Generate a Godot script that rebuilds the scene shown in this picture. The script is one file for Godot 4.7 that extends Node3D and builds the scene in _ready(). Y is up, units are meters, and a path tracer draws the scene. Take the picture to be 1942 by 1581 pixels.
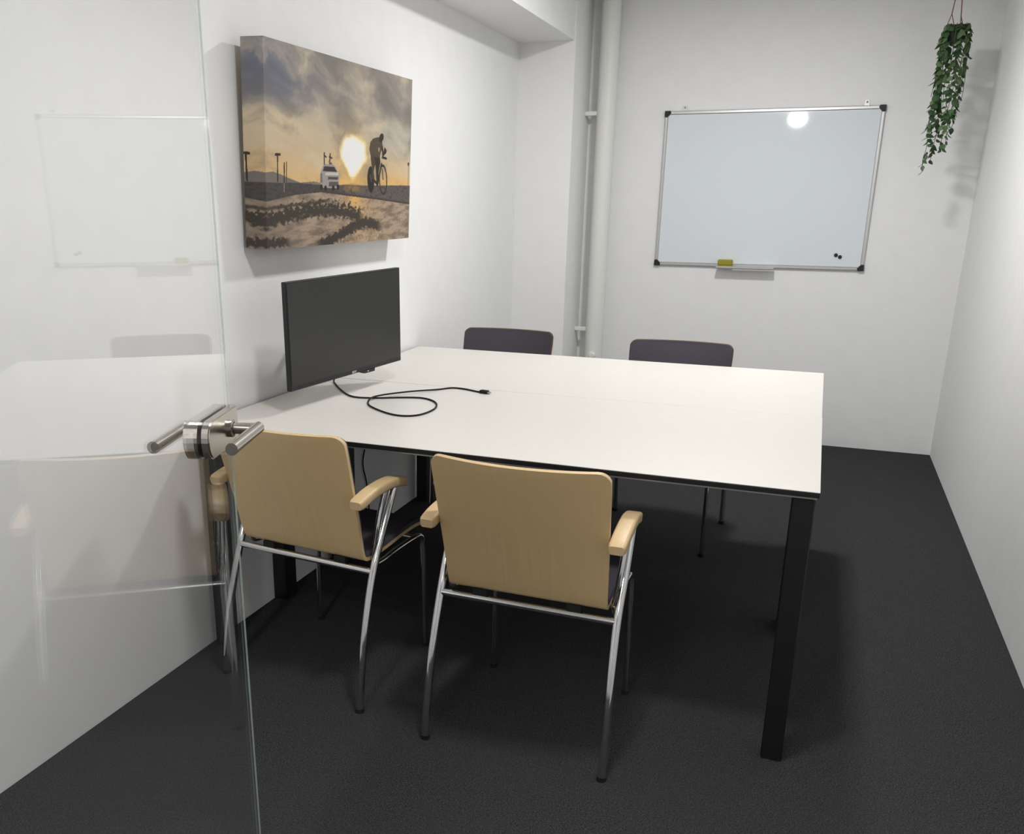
extends Node3D
# Small white meeting room seen through its open glass door. Left wall at x = -0.016, far wall at z = -3.664.

const XL := -0.016
const XR := 2.481
const ZF := -3.664
const ZN := 1.83
const CEIL := 2.60
const TABLE_H := 0.76

var M := {}
var names := {}


func _ready() -> void:
	# ---- camera
	var cam := Camera3D.new()
	cam.name = "camera"
	cam.projection = Camera3D.PROJECTION_FRUSTUM
	cam.near = 0.05
	cam.far = 60.0
	var f := 1735.47
	cam.size = 2.0 * cam.near * 790.5 / f
	cam.frustum_offset = Vector2((971.0 - 840.28) / f, (933.81 - 790.5) / f) * cam.near
	cam.transform = Transform3D(Basis(Vector3(0.92812, 0.00468, -0.37224), Vector3(-0.11716, 0.95278, -0.28016), Vector3(0.35335, 0.30363, 0.88484)), Vector3(1.744, 1.4266, 2.293))
	add_child(cam)
	cam.current = true
	# ---- environment and exposure
	var we := WorldEnvironment.new()
	we.name = "environment"
	var env := Environment.new()
	env.background_mode = Environment.BG_COLOR
	env.background_color = Color(0.02, 0.02, 0.02)
	env.tonemap_mode = Environment.TONE_MAPPER_LINEAR
	env.tonemap_exposure = 0.97
	env.sdfgi_enabled = true
	env.ssao_enabled = true
	env.ssil_enabled = true
	we.environment = env
	add_child(we)
	# ---- materials, then ceiling lamps (their light is built with them)
	make_materials()
	ceiling_lamp(Vector3(1.369, CEIL, -1.85), 3.4, 0.22, "round white ceiling lamp above the far half of the tables")
	ceiling_lamp(Vector3(1.369, CEIL, 0.55), 2.1, 0.22, "round white ceiling lamp between the tables and the door")
	ceiling_lamp(Vector3(0.95, CEIL, 3.25), 4.1, 0.30, "added round white fill lamp, unseen, on the corridor ceiling just outside the glass front")  # added, unseen fill: brightens chair backs and near walls from the door side
	dome_lamp(Vector3(1.235, CEIL, 4.43), 0.9, "opal glass dome lamp on the corridor ceiling")
	build_room()
	build_door()
	build_tables()
	build_chairs()
	build_monitor()
	build_picture()
	build_whiteboard()
	build_pipe()
	build_plant()
	build_cables()


# ---------------------------------------------------------------- naming
func numbered(n: String) -> String:
	if not names.has(n):
		names[n] = 0
		return n
	names[n] += 1
	return "%s_%03d" % [n, names[n]]


func thing(called: String, label: String, category: String, at := Vector3.ZERO, turn := 0.0, group := "") -> Node3D:
	var o := Node3D.new()
	o.name = numbered(called)
	add_child(o)
	o.position = at
	o.rotation.y = turn
	tag(o, label, category, group)
	return o


func tag(o: Node, label: String, category: String, group := "") -> void:
	o.set_meta("label", label)
	if category != "":
		o.set_meta("category", category)
	if group != "":
		o.set_meta("group", group)


func part(called: String, st: SurfaceTool, m: Material, parent: Node) -> MeshInstance3D:
	st.generate_normals()
	return part_mesh(called, st.commit(), m, parent)


func part_mesh(called: String, mesh: Mesh, m: Material, parent: Node) -> MeshInstance3D:
	var o := MeshInstance3D.new()
	o.name = called
	o.mesh = mesh
	o.material_override = m
	parent.add_child(o, true)
	return o


func struct(called: String, st: SurfaceTool, m: Material, label := "") -> MeshInstance3D:
	var o := part(called, st, m, self)
	o.set_meta("kind", "structure")
	if label != "":
		o.set_meta("label", label)
	return o


# ---------------------------------------------------------------- shapes
func tool_new() -> SurfaceTool:
	var st := SurfaceTool.new()
	st.begin(Mesh.PRIMITIVE_TRIANGLES)
	return st


func tri(st: SurfaceTool, a: Vector3, b: Vector3, c: Vector3) -> void:
	st.add_vertex(a)
	st.add_vertex(b)
	st.add_vertex(c)


func quad(st: SurfaceTool, a: Vector3, b: Vector3, c: Vector3, d: Vector3) -> void:
	tri(st, a, b, c)
	tri(st, a, c, d)


# a box between two corners with chamfered edges, faces flat
func bx(st: SurfaceTool, lo: Vector3, hi: Vector3, r := 0.0, xf := Transform3D.IDENTITY) -> void:
	st.set_smooth_group(0xFFFFFFFF)
	var c := (lo + hi) * 0.5
	var h := (hi - lo) * 0.5
	r = minf(r, minf(h.x, minf(h.y, h.z)) * 0.98)
	for ax in 3:
		for s in [-1.0, 1.0]:
			var u := (ax + 1) % 3
			var v := (ax + 2) % 3
			var pts := []
			for k in [[-1, -1], [1, -1], [1, 1], [-1, 1]]:
				var p := Vector3.ZERO
				p[ax] = s * h[ax]
				p[u] = k[0] * (h[u] - r)
				p[v] = k[1] * (h[v] - r)
				pts.append(xf * (c + p))
			if s > 0:
				quad(st, pts[0], pts[3], pts[2], pts[1])
			else:
				quad(st, pts[0], pts[1], pts[2], pts[3])
	if r <= 0.0:
		return
	for ax in 3:   # edges along ax
		var u := (ax + 1) % 3
		var v := (ax + 2) % 3
		for su in [-1.0, 1.0]:
			for sv in [-1.0, 1.0]:
				var a := Vector3.ZERO
				a[ax] = -(h[ax] - r)
				a[u] = su * h[u]
				a[v] = sv * (h[v] - r)
				var b := a
				b[u] = su * (h[u] - r)
				b[v] = sv * h[v]
				var a2 := a
				a2[ax] = -a[ax]
				var b2 := b
				b2[ax] = -b[ax]
				if su * sv > 0:
					quad(st, xf * (c + a), xf * (c + a2), xf * (c + b2), xf * (c + b))
				else:
					quad(st, xf * (c + a), xf * (c + b), xf * (c + b2), xf * (c + a2))
	for sx in [-1.0, 1.0]:
		for sy in [-1.0, 1.0]:
			for sz in [-1.0, 1.0]:
				var a := c + Vector3(sx * h.x, sy * (h.y - r), sz * (h.z - r))
				var b := c + Vector3(sx * (h.x - r), sy * h.y, sz * (h.z - r))
				var d := c + Vector3(sx * (h.x - r), sy * (h.y - r), sz * h.z)
				if sx * sy * sz > 0:
					tri(st, xf * a, xf * d, xf * b)
				else:
					tri(st, xf * a, xf * b, xf * d)


func smooth_path(pts: Array, steps := 6) -> Array:
	var out := []
	for i in pts.size() - 1:
		var p0: Vector3 = pts[maxi(i - 1, 0)]
		var p1: Vector3 = pts[i]
		var p2: Vector3 = pts[i + 1]
		var p3: Vector3 = pts[mini(i + 2, pts.size() - 1)]
		for k in steps:
			out.append(p1.cubic_interpolate(p2, p0, p3, float(k) / steps))
	out.append(pts[-1])
	return out


# a section (closed list of Vector2, counter-clockwise) swept along a path; scale per ring optional
func sweep(st: SurfaceTool, pts: Array, section: Array, caps := true, up := Vector3.ZERO, scales := []) -> void:
	st.set_smooth_group(0)
	var n := pts.size()
	var m := section.size()
	var rings := []
	var nrm := Vector3.ZERO
	for i in n:
		var t: Vector3 = (pts[mini(i + 1, n - 1)] - pts[maxi(i - 1, 0)]).normalized()
		if up != Vector3.ZERO:
			nrm = up.cross(t).normalized()
		elif i == 0:
			nrm = (Vector3.UP if absf(t.y) < 0.9 else Vector3.RIGHT).cross(t).normalized()
		else:
			nrm = (nrm - t * nrm.dot(t)).normalized()
		var b := t.cross(nrm)
		var ring := []
		var sc: Vector2 = scales[i] if i < scales.size() else Vector2.ONE
		for q in section:
			ring.append(pts[i] + nrm * q.x * sc.x + b * q.y * sc.y)
		rings.append(ring)
	for i in n - 1:
		for k in m:
			var k2 := (k + 1) % m
			quad(st, rings[i][k], rings[i + 1][k], rings[i + 1][k2], rings[i][k2])
	if caps:
		st.set_smooth_group(0xFFFFFFFF)
		for k in m:
			var k2 := (k + 1) % m
			tri(st, pts[0], rings[0][k], rings[0][k2])
			tri(st, pts[n - 1], rings[n - 1][k2], rings[n - 1][k])


func circle(r: float, n := 12) -> Array:
	var out := []
	for k in n:
		out.append(Vector2(cos(TAU * k / n), sin(TAU * k / n)) * r)
	return out


func round_rect(w: float, h: float, r: float, n := 4) -> Array:
	var out := []
	for c in [[1, 1, 0.0], [-1, 1, 0.25], [-1, -1, 0.5], [1, -1, 0.75]]:
		for k in n + 1:
			var a: float = TAU * (c[2] + 0.25 * k / n)
			out.append(Vector2(c[0] * (w / 2 - r) + r * cos(a), c[1] * (h / 2 - r) + r * sin(a)))
	return out


func tube(st: SurfaceTool, pts: Array, r: float, n := 12) -> void:
	sweep(st, pts, circle(r, n))


# profile of (radius, height) pairs spun about an axis through 'at'
func lathe(st: SurfaceTool, profile: Array, at := Vector3.ZERO, n := 24, basis := Basis.IDENTITY) -> void:
	st.set_smooth_group(0)
	for i in profile.size() - 1:
		var a: Vector2 = profile[i]
		var b: Vector2 = profile[i + 1]
		st.set_smooth_group(i + 1)
		for k in n:
			var t0 := TAU * k / n
			var t1 := TAU * (k + 1) / n
			var p00 := at + basis * Vector3(cos(t0) * a.x, a.y, sin(t0) * a.x)
			var p01 := at + basis * Vector3(cos(t1) * a.x, a.y, sin(t1) * a.x)
			var p10 := at + basis * Vector3(cos(t0) * b.x, b.y, sin(t0) * b.x)
			var p11 := at + basis * Vector3(cos(t1) * b.x, b.y, sin(t1) * b.x)
			quad(st, p00, p01, p11, p10)


# outline (counter-clockwise in its own x/y plane) extruded from z0 to z1, placed by xf
func prism(st: SurfaceTool, outline: Array, z0: float, z1: float, xf := Transform3D.IDENTITY) -> void:
	st.set_smooth_group(0xFFFFFFFF)
	var n := outline.size()
	var c := Vector2.ZERO
	for q in outline:
		c += q / n
	for k in n:
		var a: Vector2 = outline[k]
		var b: Vector2 = outline[(k + 1) % n]
		quad(st, xf * Vector3(a.x, a.y, z0), xf * Vector3(a.x, a.y, z1), xf * Vector3(b.x, b.y, z1), xf * Vector3(b.x, b.y, z0))
		tri(st, xf * Vector3(c.x, c.y, z1), xf * Vector3(b.x, b.y, z1), xf * Vector3(a.x, a.y, z1))
		tri(st, xf * Vector3(c.x, c.y, z0), xf * Vector3(a.x, a.y, z0), xf * Vector3(b.x, b.y, z0))


# ---------------------------------------------------------------- materials
func mat(color: Color, rough := 0.6, metal := 0.0) -> StandardMaterial3D:
	var m := StandardMaterial3D.new()
	m.albedo_color = color
	m.roughness = rough
	m.metallic = metal
	return m


func grain_texture(size: int, seed_: int, freq: float, stretch: Vector2, lo: float, hi: float, speckle := 0.0) -> ImageTexture:
	var nz := FastNoiseLite.new()
	nz.seed = seed_
	nz.frequency = freq
	nz.fractal_octaves = 4
	var rng := RandomNumberGenerator.new()
	rng.seed = seed_
	var im := Image.create(size, size, false, Image.FORMAT_RGB8)
	for y in size:
		for x in size:
			# blended with its own shift so that the tile has no seam
			var fx := float(x) / size
			var fy := float(y) / size
			var a := nz.get_noise_2d(x * stretch.x, y * stretch.y)
			var b := nz.get_noise_2d((x - size) * stretch.x, y * stretch.y)
			var c := nz.get_noise_2d(x * stretch.x, (y - size) * stretch.y)
			var d := nz.get_noise_2d((x - size) * stretch.x, (y - size) * stretch.y)
			var v := lerpf(lerpf(a, b, fx), lerpf(c, d, fx), fy) * 1.4 * 0.5 + 0.5
			v += rng.randf_range(-speckle, speckle)
			v = lerpf(lo, hi, clampf(v, 0, 1))
			im.set_pixel(x, y, Color(v, v, v))
	im.generate_mipmaps()
	return ImageTexture.create_from_image(im)


func bump_texture(size: int, seed_: int, freq: float, strength: float, speckle := 0.0) -> ImageTexture:
	var im := grain_texture(size, seed_, freq, Vector2.ONE, 0.0, 1.0, speckle).get_image()
	im.clear_mipmaps()
	im.convert(Image.FORMAT_RGBA8)
	im.bump_map_to_normal_map(strength)
	return ImageTexture.create_from_image(im)


func triplanar(m: StandardMaterial3D, tex: Texture2D, per_metre: float, world := true) -> StandardMaterial3D:
	m.albedo_texture = tex
	m.uv1_triplanar = true
	m.uv1_world_triplanar = world
	m.uv1_scale = Vector3.ONE * per_metre
	return m


func make_materials() -> void:
	var paint_grain := grain_texture(256, 3, 0.03, Vector2.ONE, 0.98, 1.0, 0.06)
	M.wall = triplanar(mat(Color(0.94, 0.94, 0.94), 0.75), paint_grain, 0.9)
	M.wall.normal_enabled = true
	M.wall.normal_texture = bump_texture(256, 5, 0.06, 1.5)
	M.wall.normal_scale = 0.06
	M.ceiling = triplanar(mat(Color(0.93, 0.93, 0.925), 0.9), paint_grain, 0.7)
	M.pipe = mat(Color(0.90, 0.90, 0.885), 0.45)
	M.carpet = triplanar(mat(Color(0.335, 0.335, 0.34), 1.0), grain_texture(512, 11, 0.16, Vector2.ONE, 0.45, 1.0, 0.35), 2.2)
	M.carpet.normal_enabled = true
	M.carpet.normal_texture = bump_texture(512, 12, 0.25, 3.0, 0.2)
	M.carpet.normal_scale = 0.8
	M.carpet.metallic_specular = 0.15
	M.laminate = triplanar(mat(Color(0.872, 0.857, 0.83), 0.38), grain_texture(256, 17, 0.05, Vector2.ONE, 0.985, 1.0, 0.02), 1.5)
	M.core = mat(Color(0.045, 0.045, 0.047), 0.5)
	M.black_steel = mat(Color(0.06, 0.06, 0.065), 0.45)
	M.silver = mat(Color(0.72, 0.72, 0.71), 0.35, 0.7)
	M.chrome = mat(Color(0.86, 0.86, 0.86), 0.09, 1.0)
	M.steel = mat(Color(0.72, 0.70, 0.67), 0.27, 1.0)
	M.rubber = mat(Color(0.03, 0.03, 0.03), 0.8)
	var ply := grain_texture(512, 23, 0.02, Vector2(2.4, 0.16), 0.945, 1.0, 0.03)
	M.beech = triplanar(mat(Color(0.80, 0.69, 0.51), 0.42), ply, 2.0, false)
	M.beech_edge = triplanar(mat(Color(0.85, 0.735, 0.56), 0.45), ply, 2.0, false)
	M.fabric = triplanar(mat(Color(0.36, 0.34, 0.37), 0.95), grain_texture(256, 29, 0.3, Vector2.ONE, 0.7, 1.0, 0.25), 6.0, false)
	M.fabric.metallic_specular = 0.2
	M.screen = mat(Color(0.12, 0.123, 0.118), 0.34)
	M.plastic = mat(Color(0.035, 0.035, 0.037), 0.42)
	M.white_mark = mat(Color(0.85, 0.85, 0.85), 0.5)
	M.board = mat(Color(0.875, 0.90, 0.92), 0.035)
	M.alu = mat(Color(0.80, 0.80, 0.80), 0.32, 0.85)
	M.cap_black = mat(Color(0.05, 0.05, 0.055), 0.5)
	M.sponge = mat(Color(0.60, 0.56, 0.20), 0.9)
	M.leaf = []
	for c in [Color(0.22, 0.33, 0.20), Color(0.29, 0.41, 0.25), Color(0.18, 0.27, 0.17), Color(0.38, 0.47, 0.31)]:
		var lm := mat(c, 0.5)
		lm.backlight_enabled = true
		lm.backlight = Color(0.12, 0.2, 0.08)
		M.leaf.append(lm)
	M.stem = mat(Color(0.27, 0.30, 0.16), 0.7)
	M.pot = mat(Color(0.10, 0.16, 0.10), 0.8)
	M.cord = mat(Color(0.50, 0.33, 0.29), 0.85)
	M.lamp_body = mat(Color(0.9, 0.9, 0.9), 0.5)
	M.glow = mat(Color(1, 1, 1), 0.6)
	M.glow.emission_enabled = true
	M.glow.emission = Color(1.0, 0.99, 0.97)
	M.glow.emission_energy_multiplier = 3.0
	M.dome_glow = mat(Color(1, 1, 1), 0.6)
	M.dome_glow.emission_enabled = true
	M.dome_glow.emission = Color(1.0, 1.0, 1.0)
	M.dome_glow.emission_energy_multiplier = 14.0
	M.glass = mat(Color(0.86, 0.93, 0.89, 0.006), 0.0)
	M.glass.transparency = BaseMaterial3D.TRANSPARENCY_ALPHA
	M.glass_edge = mat(Color(0.80, 0.87, 0.83, 0.42), 0.15)
	M.glass_edge.transparency = BaseMaterial3D.TRANSPARENCY_ALPHA


# ---------------------------------------------------------------- lamps
func ceiling_lamp(at: Vector3, energy: float, size: float, label: String) -> void:
	var t := thing("ceiling_lamp", label, "ceiling lamp", at, 0.0, "round ceiling lamps")
	var r := size * 0.62
	var st := tool_new()
	lathe(st, [Vector2(0.001, 0.0), Vector2(r + 0.02, 0.0), Vector2(r + 0.02, -0.010), Vector2(r, -0.013), Vector2(r - 0.004, -0.008), Vector2(0.001, -0.008)], Vector3.ZERO, 40)
	part("housing", st, M.lamp_body, t)
	st = tool_new()
	lathe(st, [Vector2(0.0005, -0.009), Vector2(r - 0.006, -0.009), Vector2(r - 0.006, -0.0115), Vector2(0.0005, -0.0115)], Vector3.ZERO, 40)
	part("diffuser", st, M.glow, t)
	var l := AreaLight3D.new()
	l.name = "lamp_light"
	l.area_size = Vector2(size, size)
	l.light_energy = energy
	l.light_color = Color(1.0, 0.997, 0.992)
	l.shadow_enabled = true
	l.set("area_range", 14.0)
	l.set("area_attenuation", 2.0)
	t.add_child(l)
	l.position = Vector3(0, -0.016, 0)
	l.rotation_degrees = Vector3(-90, 0, 0)


func dome_lamp(at: Vector3, energy: float, label: String) -> void:
	var t := thing("dome_lamp", label, "ceiling lamp", at)
	var st := tool_new()
	lathe(st, [Vector2(0.001, 0.0), Vector2(0.10, 0.0), Vector2(0.10, -0.018), Vector2(0.001, -0.018)], Vector3.ZERO, 32)
	part("base", st, M.lamp_body, t)
	st = tool_new()
	var prof := [Vector2(0.092, -0.0185)]
	for k in 13:
		var a := lerpf(0.75, -PI / 2, k / 12.0)
		prof.append(Vector2(maxf(0.0005, 0.128 * cos(a)), -0.105 + 0.095 * sin(a)))
	lathe(st, prof, Vector3.ZERO, 32)
	part("opal_dome", st, M.dome_glow, t)
	var l := OmniLight3D.new()
	l.name = "lamp_light"
	l.light_energy = energy
	l.light_size = 0.08
	l.light_color = Color(1.0, 0.997, 0.992)
	l.omni_range = 14.0
	l.omni_attenuation = 2.0
	l.shadow_enabled = true
	t.add_child(l)
	l.position = Vector3(0, -0.105, 0)


# ---------------------------------------------------------------- room
func build_room() -> void:
	var z_end := 6.9
	var st := tool_new()
	bx(st, Vector3(-0.9, -0.12, ZF - 0.2), Vector3(3.7, 0.0, z_end + 0.2))
	struct("floor", st, M.carpet, "charcoal carpet floor")
	st = tool_new()
	bx(st, Vector3(-0.9, CEIL, ZF - 0.2), Vector3(3.7, CEIL + 0.12, z_end + 0.2))
	struct("ceiling", st, M.ceiling, "plain white ceiling")
	st = tool_new()
	bx(st, Vector3(XL - 0.15, 0, ZF - 0.15), Vector3(XL, CEIL, ZN + 0.1))
	struct("wall_left", st, M.wall, "white painted wall carrying the picture and the monitor")
	st = tool_new()
	bx(st, Vector3(XR, 0, ZF - 0.15), Vector3(XR + 0.15, CEIL, ZN + 0.1))
	struct("wall_right", st, M.wall, "bare white painted wall along the walkway")
	st = tool_new()
	bx(st, Vector3(XL, 0, ZF - 0.15), Vector3(XR, CEIL, ZF))
	struct("wall_back", st, M.wall, "white painted wall carrying the whiteboard")
	# glazed front: two fixed panes beside the door opening, in slim steel profiles
	for e in [[XL, 1.035], [1.985, XR]]:
		var w := Node3D.new()
		w.name = "window_1" if e[0] < 0.5 else "window_2"
		add_child(w)
		w.set_meta("kind", "structure")
		w.set_meta("label", "fixed glass pane of the room front")
		st = tool_new()
		bx(st, Vector3(e[0] + 0.012, 0.032, ZN + 0.045), Vector3(e[1] - 0.012, CEIL - 0.032, ZN + 0.055))
		part("glass_pane", st, M.glass, w)
		for q in [[Vector3(e[0], 0, ZN + 0.035), Vector3(e[1], 0.03, ZN + 0.065)], [Vector3(e[0], CEIL - 0.03, ZN + 0.035), Vector3(e[1], CEIL, ZN + 0.065)], [Vector3(e[0], 0.03, ZN + 0.035), Vector3(e[0] + 0.01, CEIL - 0.03, ZN + 0.065)], [Vector3(e[1] - 0.01, 0.03, ZN + 0.035), Vector3(e[1], CEIL - 0.03, ZN + 0.065)]]:
			st = tool_new()
			bx(st, q[0], q[1], 0.001)
			part("window_frame", st, M.silver, w)
	st = tool_new()
	bx(st, Vector3(1.035, 2.46, ZN + 0.03), Vector3(1.985, CEIL, ZN + 0.07))
	struct("trim_1", st, M.silver, "slim header above the door opening")
	# pillar and downstand beam of the left wall
	st = tool_new()
	bx(st, Vector3(XL, 0, ZF), Vector3(0.318, CEIL, -3.262), 0.0)
	struct("wall_pillar", st, M.wall, "white square pillar in the corner beside the pipe")
	st = tool_new()
	bx(st, Vector3(XL, 2.293, -3.262), Vector3(0.310, CEIL, ZN))
	struct("ceiling_beam", st, M.wall, "white beam under the ceiling along the left wall")
	# corridor outside the door
	st = tool_new()
	bx(st, Vector3(-0.75, 0, ZN + 0.1), Vector3(-0.6, CEIL, z_end))
	struct("wall_corridor_left", st, M.wall, "white corridor wall")
	st = tool_new()
	bx(st, Vector3(3.4, 0, ZN + 0.1), Vector3(3.55, CEIL, z_end))
	struct("wall_corridor_right", st, M.wall, "white corridor wall")
	st = tool_new()
	bx(st, Vector3(-0.75, 0, z_end), Vector3(3.55, CEIL, z_end + 0.15))
	struct("wall_corridor_back", st, M.wall, "white corridor wall")
	st = tool_new()
	bx(st, Vector3(-0.6, 0, ZN + 0.0), Vector3(XL - 0.15, CEIL, ZN + 0.1))
	bx(st, Vector3(XR + 0.15, 0, ZN + 0.0), Vector3(3.4, CEIL, ZN + 0.1))
	struct("wall_corridor_front", st, M.wall, "white corridor wall beside the room")


# ---------------------------------------------------------------- glass door
# local frame: x runs along the door from its free edge to the hinge, z points to the room's right
func build_door() -> void:
	var a := deg_to_rad(73.49)
	var along := Vector3(cos(a), 0, sin(a))
	var nrm := Vector3(sin(a), 0, -cos(a))
	var lean := deg_to_rad(0.38)             # it hangs a little out of plumb
	var up := (Vector3.UP * cos(lean) - nrm * sin(lean)).normalized()
	var d := Node3D.new()
	d.name = "door_1"
	add_child(d)
	d.transform = Transform3D(Basis(along, up, along.cross(up)), Vector3(0.8011, 0, 0.9565) + nrm * sin(lean))
	d.set_meta("kind", "structure")
	d.set_meta("label", "frameless clear glass door standing open with brushed steel lever handles")
	var s := 1.0 if d.transform.basis.z.dot(nrm) > 0 else -1.0
	var w := 0.905
	var st := tool_new()
	bx(st, Vector3(0.003, 0.008, -0.003), Vector3(w, 2.44, 0.003))
	part("glass_pane", st, M.glass, d)
	st = tool_new()
	bx(st, Vector3(0.0, 0.008, -0.0016), Vector3(0.0028, 2.44, 0.0016), 0.0006)
	part("glass_edge", st, M.glass_edge, d)
	for side in [s, -s]:
		var b := Basis(Vector3(1, 0, 0), Vector3(0, 1, 0), Vector3(0, 0, 1))
		if side < 0:
			b = Basis(Vector3(1, 0, 0), Vector3(0, -1, 0), Vector3(0, 0, -1))
		var thick := 0.0145 if side == s else 0.026
		var xf := Transform3D(b, Vector3(0.0, 1.051, 0.0))
		# plate with a half-round end towards the hinge
		var outline := []
		var ln := 0.135
		var hh := 0.032
		outline.append(Vector2(0.004, -hh))
		for k in 13:
			var t := -PI / 2 + PI * k / 12.0
			outline.append(Vector2(ln + hh * 0.75 * cos(t), hh * sin(t)))
		outline.append(Vector2(0.004, hh))
		st = tool_new()
		prism(st, outline, 0.0035, thick, xf)
		var inner := []
		for q in outline:
			inner.append(Vector2(lerpf(0.065, q.x, 0.965), q.y * 0.93))
		prism(st, inner, thick, thick + 0.002, xf)
		var plate := part("lock_plate", st, M.steel, d)
		st = tool_new()
		prism(st, inner, 0.0031, 0.0035, xf)
		part("gasket", st, M.rubber, plate)
		st = tool_new()
		lathe(st, [Vector2(0.0155, 0.0), Vector2(0.0155, 0.006), Vector2(0.011, 0.0075)], xf * Vector3(0.050, 0, thick + 0.002), 24, Basis(xf.basis.x, xf.basis.z, -xf.basis.y))
		part("rosette", st, M.steel, plate)
		st = tool_new()
		var path := [xf * Vector3(0.050, 0, thick + 0.003), xf * Vector3(0.050, 0, 0.063)]
		tube(st, path, 0.0098, 20)
		tube(st, [xf * Vector3(0.0402, 0, 0.064), xf * Vector3(0.190, 0, 0.064)], 0.0102, 20)
		part("lever", st, M.steel, d)


# ---------------------------------------------------------------- tables
func build_tables() -> void:
	for i in 2:
		var z1 := 0.0 if i == 0 else -0.8785
		var z0 := -0.8755 if i == 0 else -1.7545
		var t := thing("conference_table", ["white laminate table with black edge and legs, nearer the glass door", "white laminate table with black edge and legs, nearer the whiteboard"][i], "table", Vector3(0.9045, 0, (z0 + z1) / 2), 0.0, "white tables pushed together")
		if i == 1:
			t.rotation.y = -0.0024
		var hx := 0.9045
		var hz := (z1 - z0) / 2
		var st := tool_new()
		bx(st, Vector3(-hx, TABLE_H - 0.0022, -hz), Vector3(hx, TABLE_H, hz), 0.0006)
		part("tabletop", st, M.laminate, t)
		st = tool_new()
		bx(st, Vector3(-hx, TABLE_H - 0.0155, -hz), Vector3(hx, TABLE_H - 0.0023, hz), 0.001)
		part("black_core", st, M.core, t)
		var y1 := TABLE_H - 0.0156
		for s in [-1.0, 1.0]:
			st = tool_new()
			bx(st, Vector3(-hx + 0.006, y1 - 0.006, s * (hz - 0.028) - 0.022), Vector3(hx - 0.006, y1, s * (hz - 0.028) + 0.022), 0.001)
			part("frame_rail", st, M.silver, t)
			st = tool_new()
			bx(st, Vector3(s * (hx - 0.028) - 0.022, y1 - 0.006, -hz + 0.051), Vector3(s * (hx - 0.028) + 0.022, y1, hz - 0.051), 0.001)
			part("frame_rail", st, M.silver, t)
		for sx in [-1.0, 1.0]:
			for sz in [-1.0, 1.0]:
				st = tool_new()
				var cx: float = sx * (hx - 0.034)
				var cz: float = sz * (hz - 0.034)
				bx(st, Vector3(cx - 0.027, 0.004, cz - 0.027), Vector3(cx + 0.027, y1 - 0.0061, cz + 0.027), 0.003)
				var leg := part("leg", st, M.black_steel, t)
				st = tool_new()
				bx(st, Vector3(cx - 0.024, 0.0, cz - 0.024), Vector3(cx + 0.024, 0.0039, cz + 0.024), 0.001)
				part("foot_pad", st, M.rubber, leg)


# ---------------------------------------------------------------- chairs
# local frame: +z points behind the chair, origin midway between the rear feet
func shell_grid(off: float, inset: float, end_inset := 0.0) -> Array:
	var prof := smooth_path([Vector3(0, 0.827, 0.017), Vector3(0, 0.70, -0.020), Vector3(0, 0.58, -0.054), Vector3(0, 0.50, -0.073), Vector3(0, 0.46, -0.083), Vector3(0, 0.437, -0.095), Vector3(0, 0.427, -0.120), Vector3(0, 0.427, -0.17), Vector3(0, 0.431, -0.25), Vector3(0, 0.437, -0.35), Vector3(0, 0.436, -0.43), Vector3(0, 0.424, -0.485), Vector3(0, 0.414, -0.508)], 4)
	# extra rows close to both ends for the rounded corners
	var rows := []
	for j in 4:
		rows.append((prof[0] as Vector3).lerp(prof[1], [0.0, 0.06, 0.25, 0.6][j]))
	for j in range(1, prof.size() - 1):
		rows.append(prof[j])
	for j in 4:
		rows.append((prof[-2] as Vector3).lerp(prof[-1], [0.25, 0.6, 0.92, 1.0][j]))
	var run := [0.0]
	for j in range(1, rows.size()):
		run.append(run[-1] + rows[j].distance_to(rows[j - 1]))
	var total: float = run[-1]
	var grid := []
	var nt := 16
	for j in rows.size():
		var p: Vector3 = rows[j]
		var tangent: Vector3 = (rows[mini(j + 1, rows.size() - 1)] - rows[maxi(j - 1, 0)]).normalized()
		var nrm := Vector3(0, -tangent.z, tangent.y).normalized()   # towards the sitter
		if nrm.z > 0 and p.y > 0.5 or nrm.y < 0:
			nrm = -nrm
		p += tangent * end_inset * ((1.0 - smoothstep(0.0, 0.07, run[j])) - (1.0 - smoothstep(0.0, 0.07, total - run[j])))
		var hw := lerpf(0.230, 0.216, clampf((0.827 - p.y) / 0.39, 0, 1)) if p.z > -0.1 else lerpf(0.216, 0.200, clampf((-p.z - 0.1) / 0.40, 0, 1))
		hw -= inset
		var r := 0.032
		var e: float = minf(run[j], total - run[j])
		if e < r:
			hw += -r + sqrt(maxf(0.0, r * r - (r - e) * (r - e)))
		var row := []
		for k in nt + 1:
			var u := -1.0 + 2.0 * k / nt
			var q := p + nrm * off
			q.x = u * hw
			var bend := 1.0 - (u * hw / 0.23) * (u * hw / 0.23)
			q.z += 0.048 * bend * clampf((p.y - 0.45) / 0.36, 0, 1)
			if p.z < -0.12 and p.y < 0.5:
				q.y -= 0.008 * bend * clampf((-p.z - 0.12) / 0.1, 0, 1)
			row.append(q)
		grid.append(row)
	return grid


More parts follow.
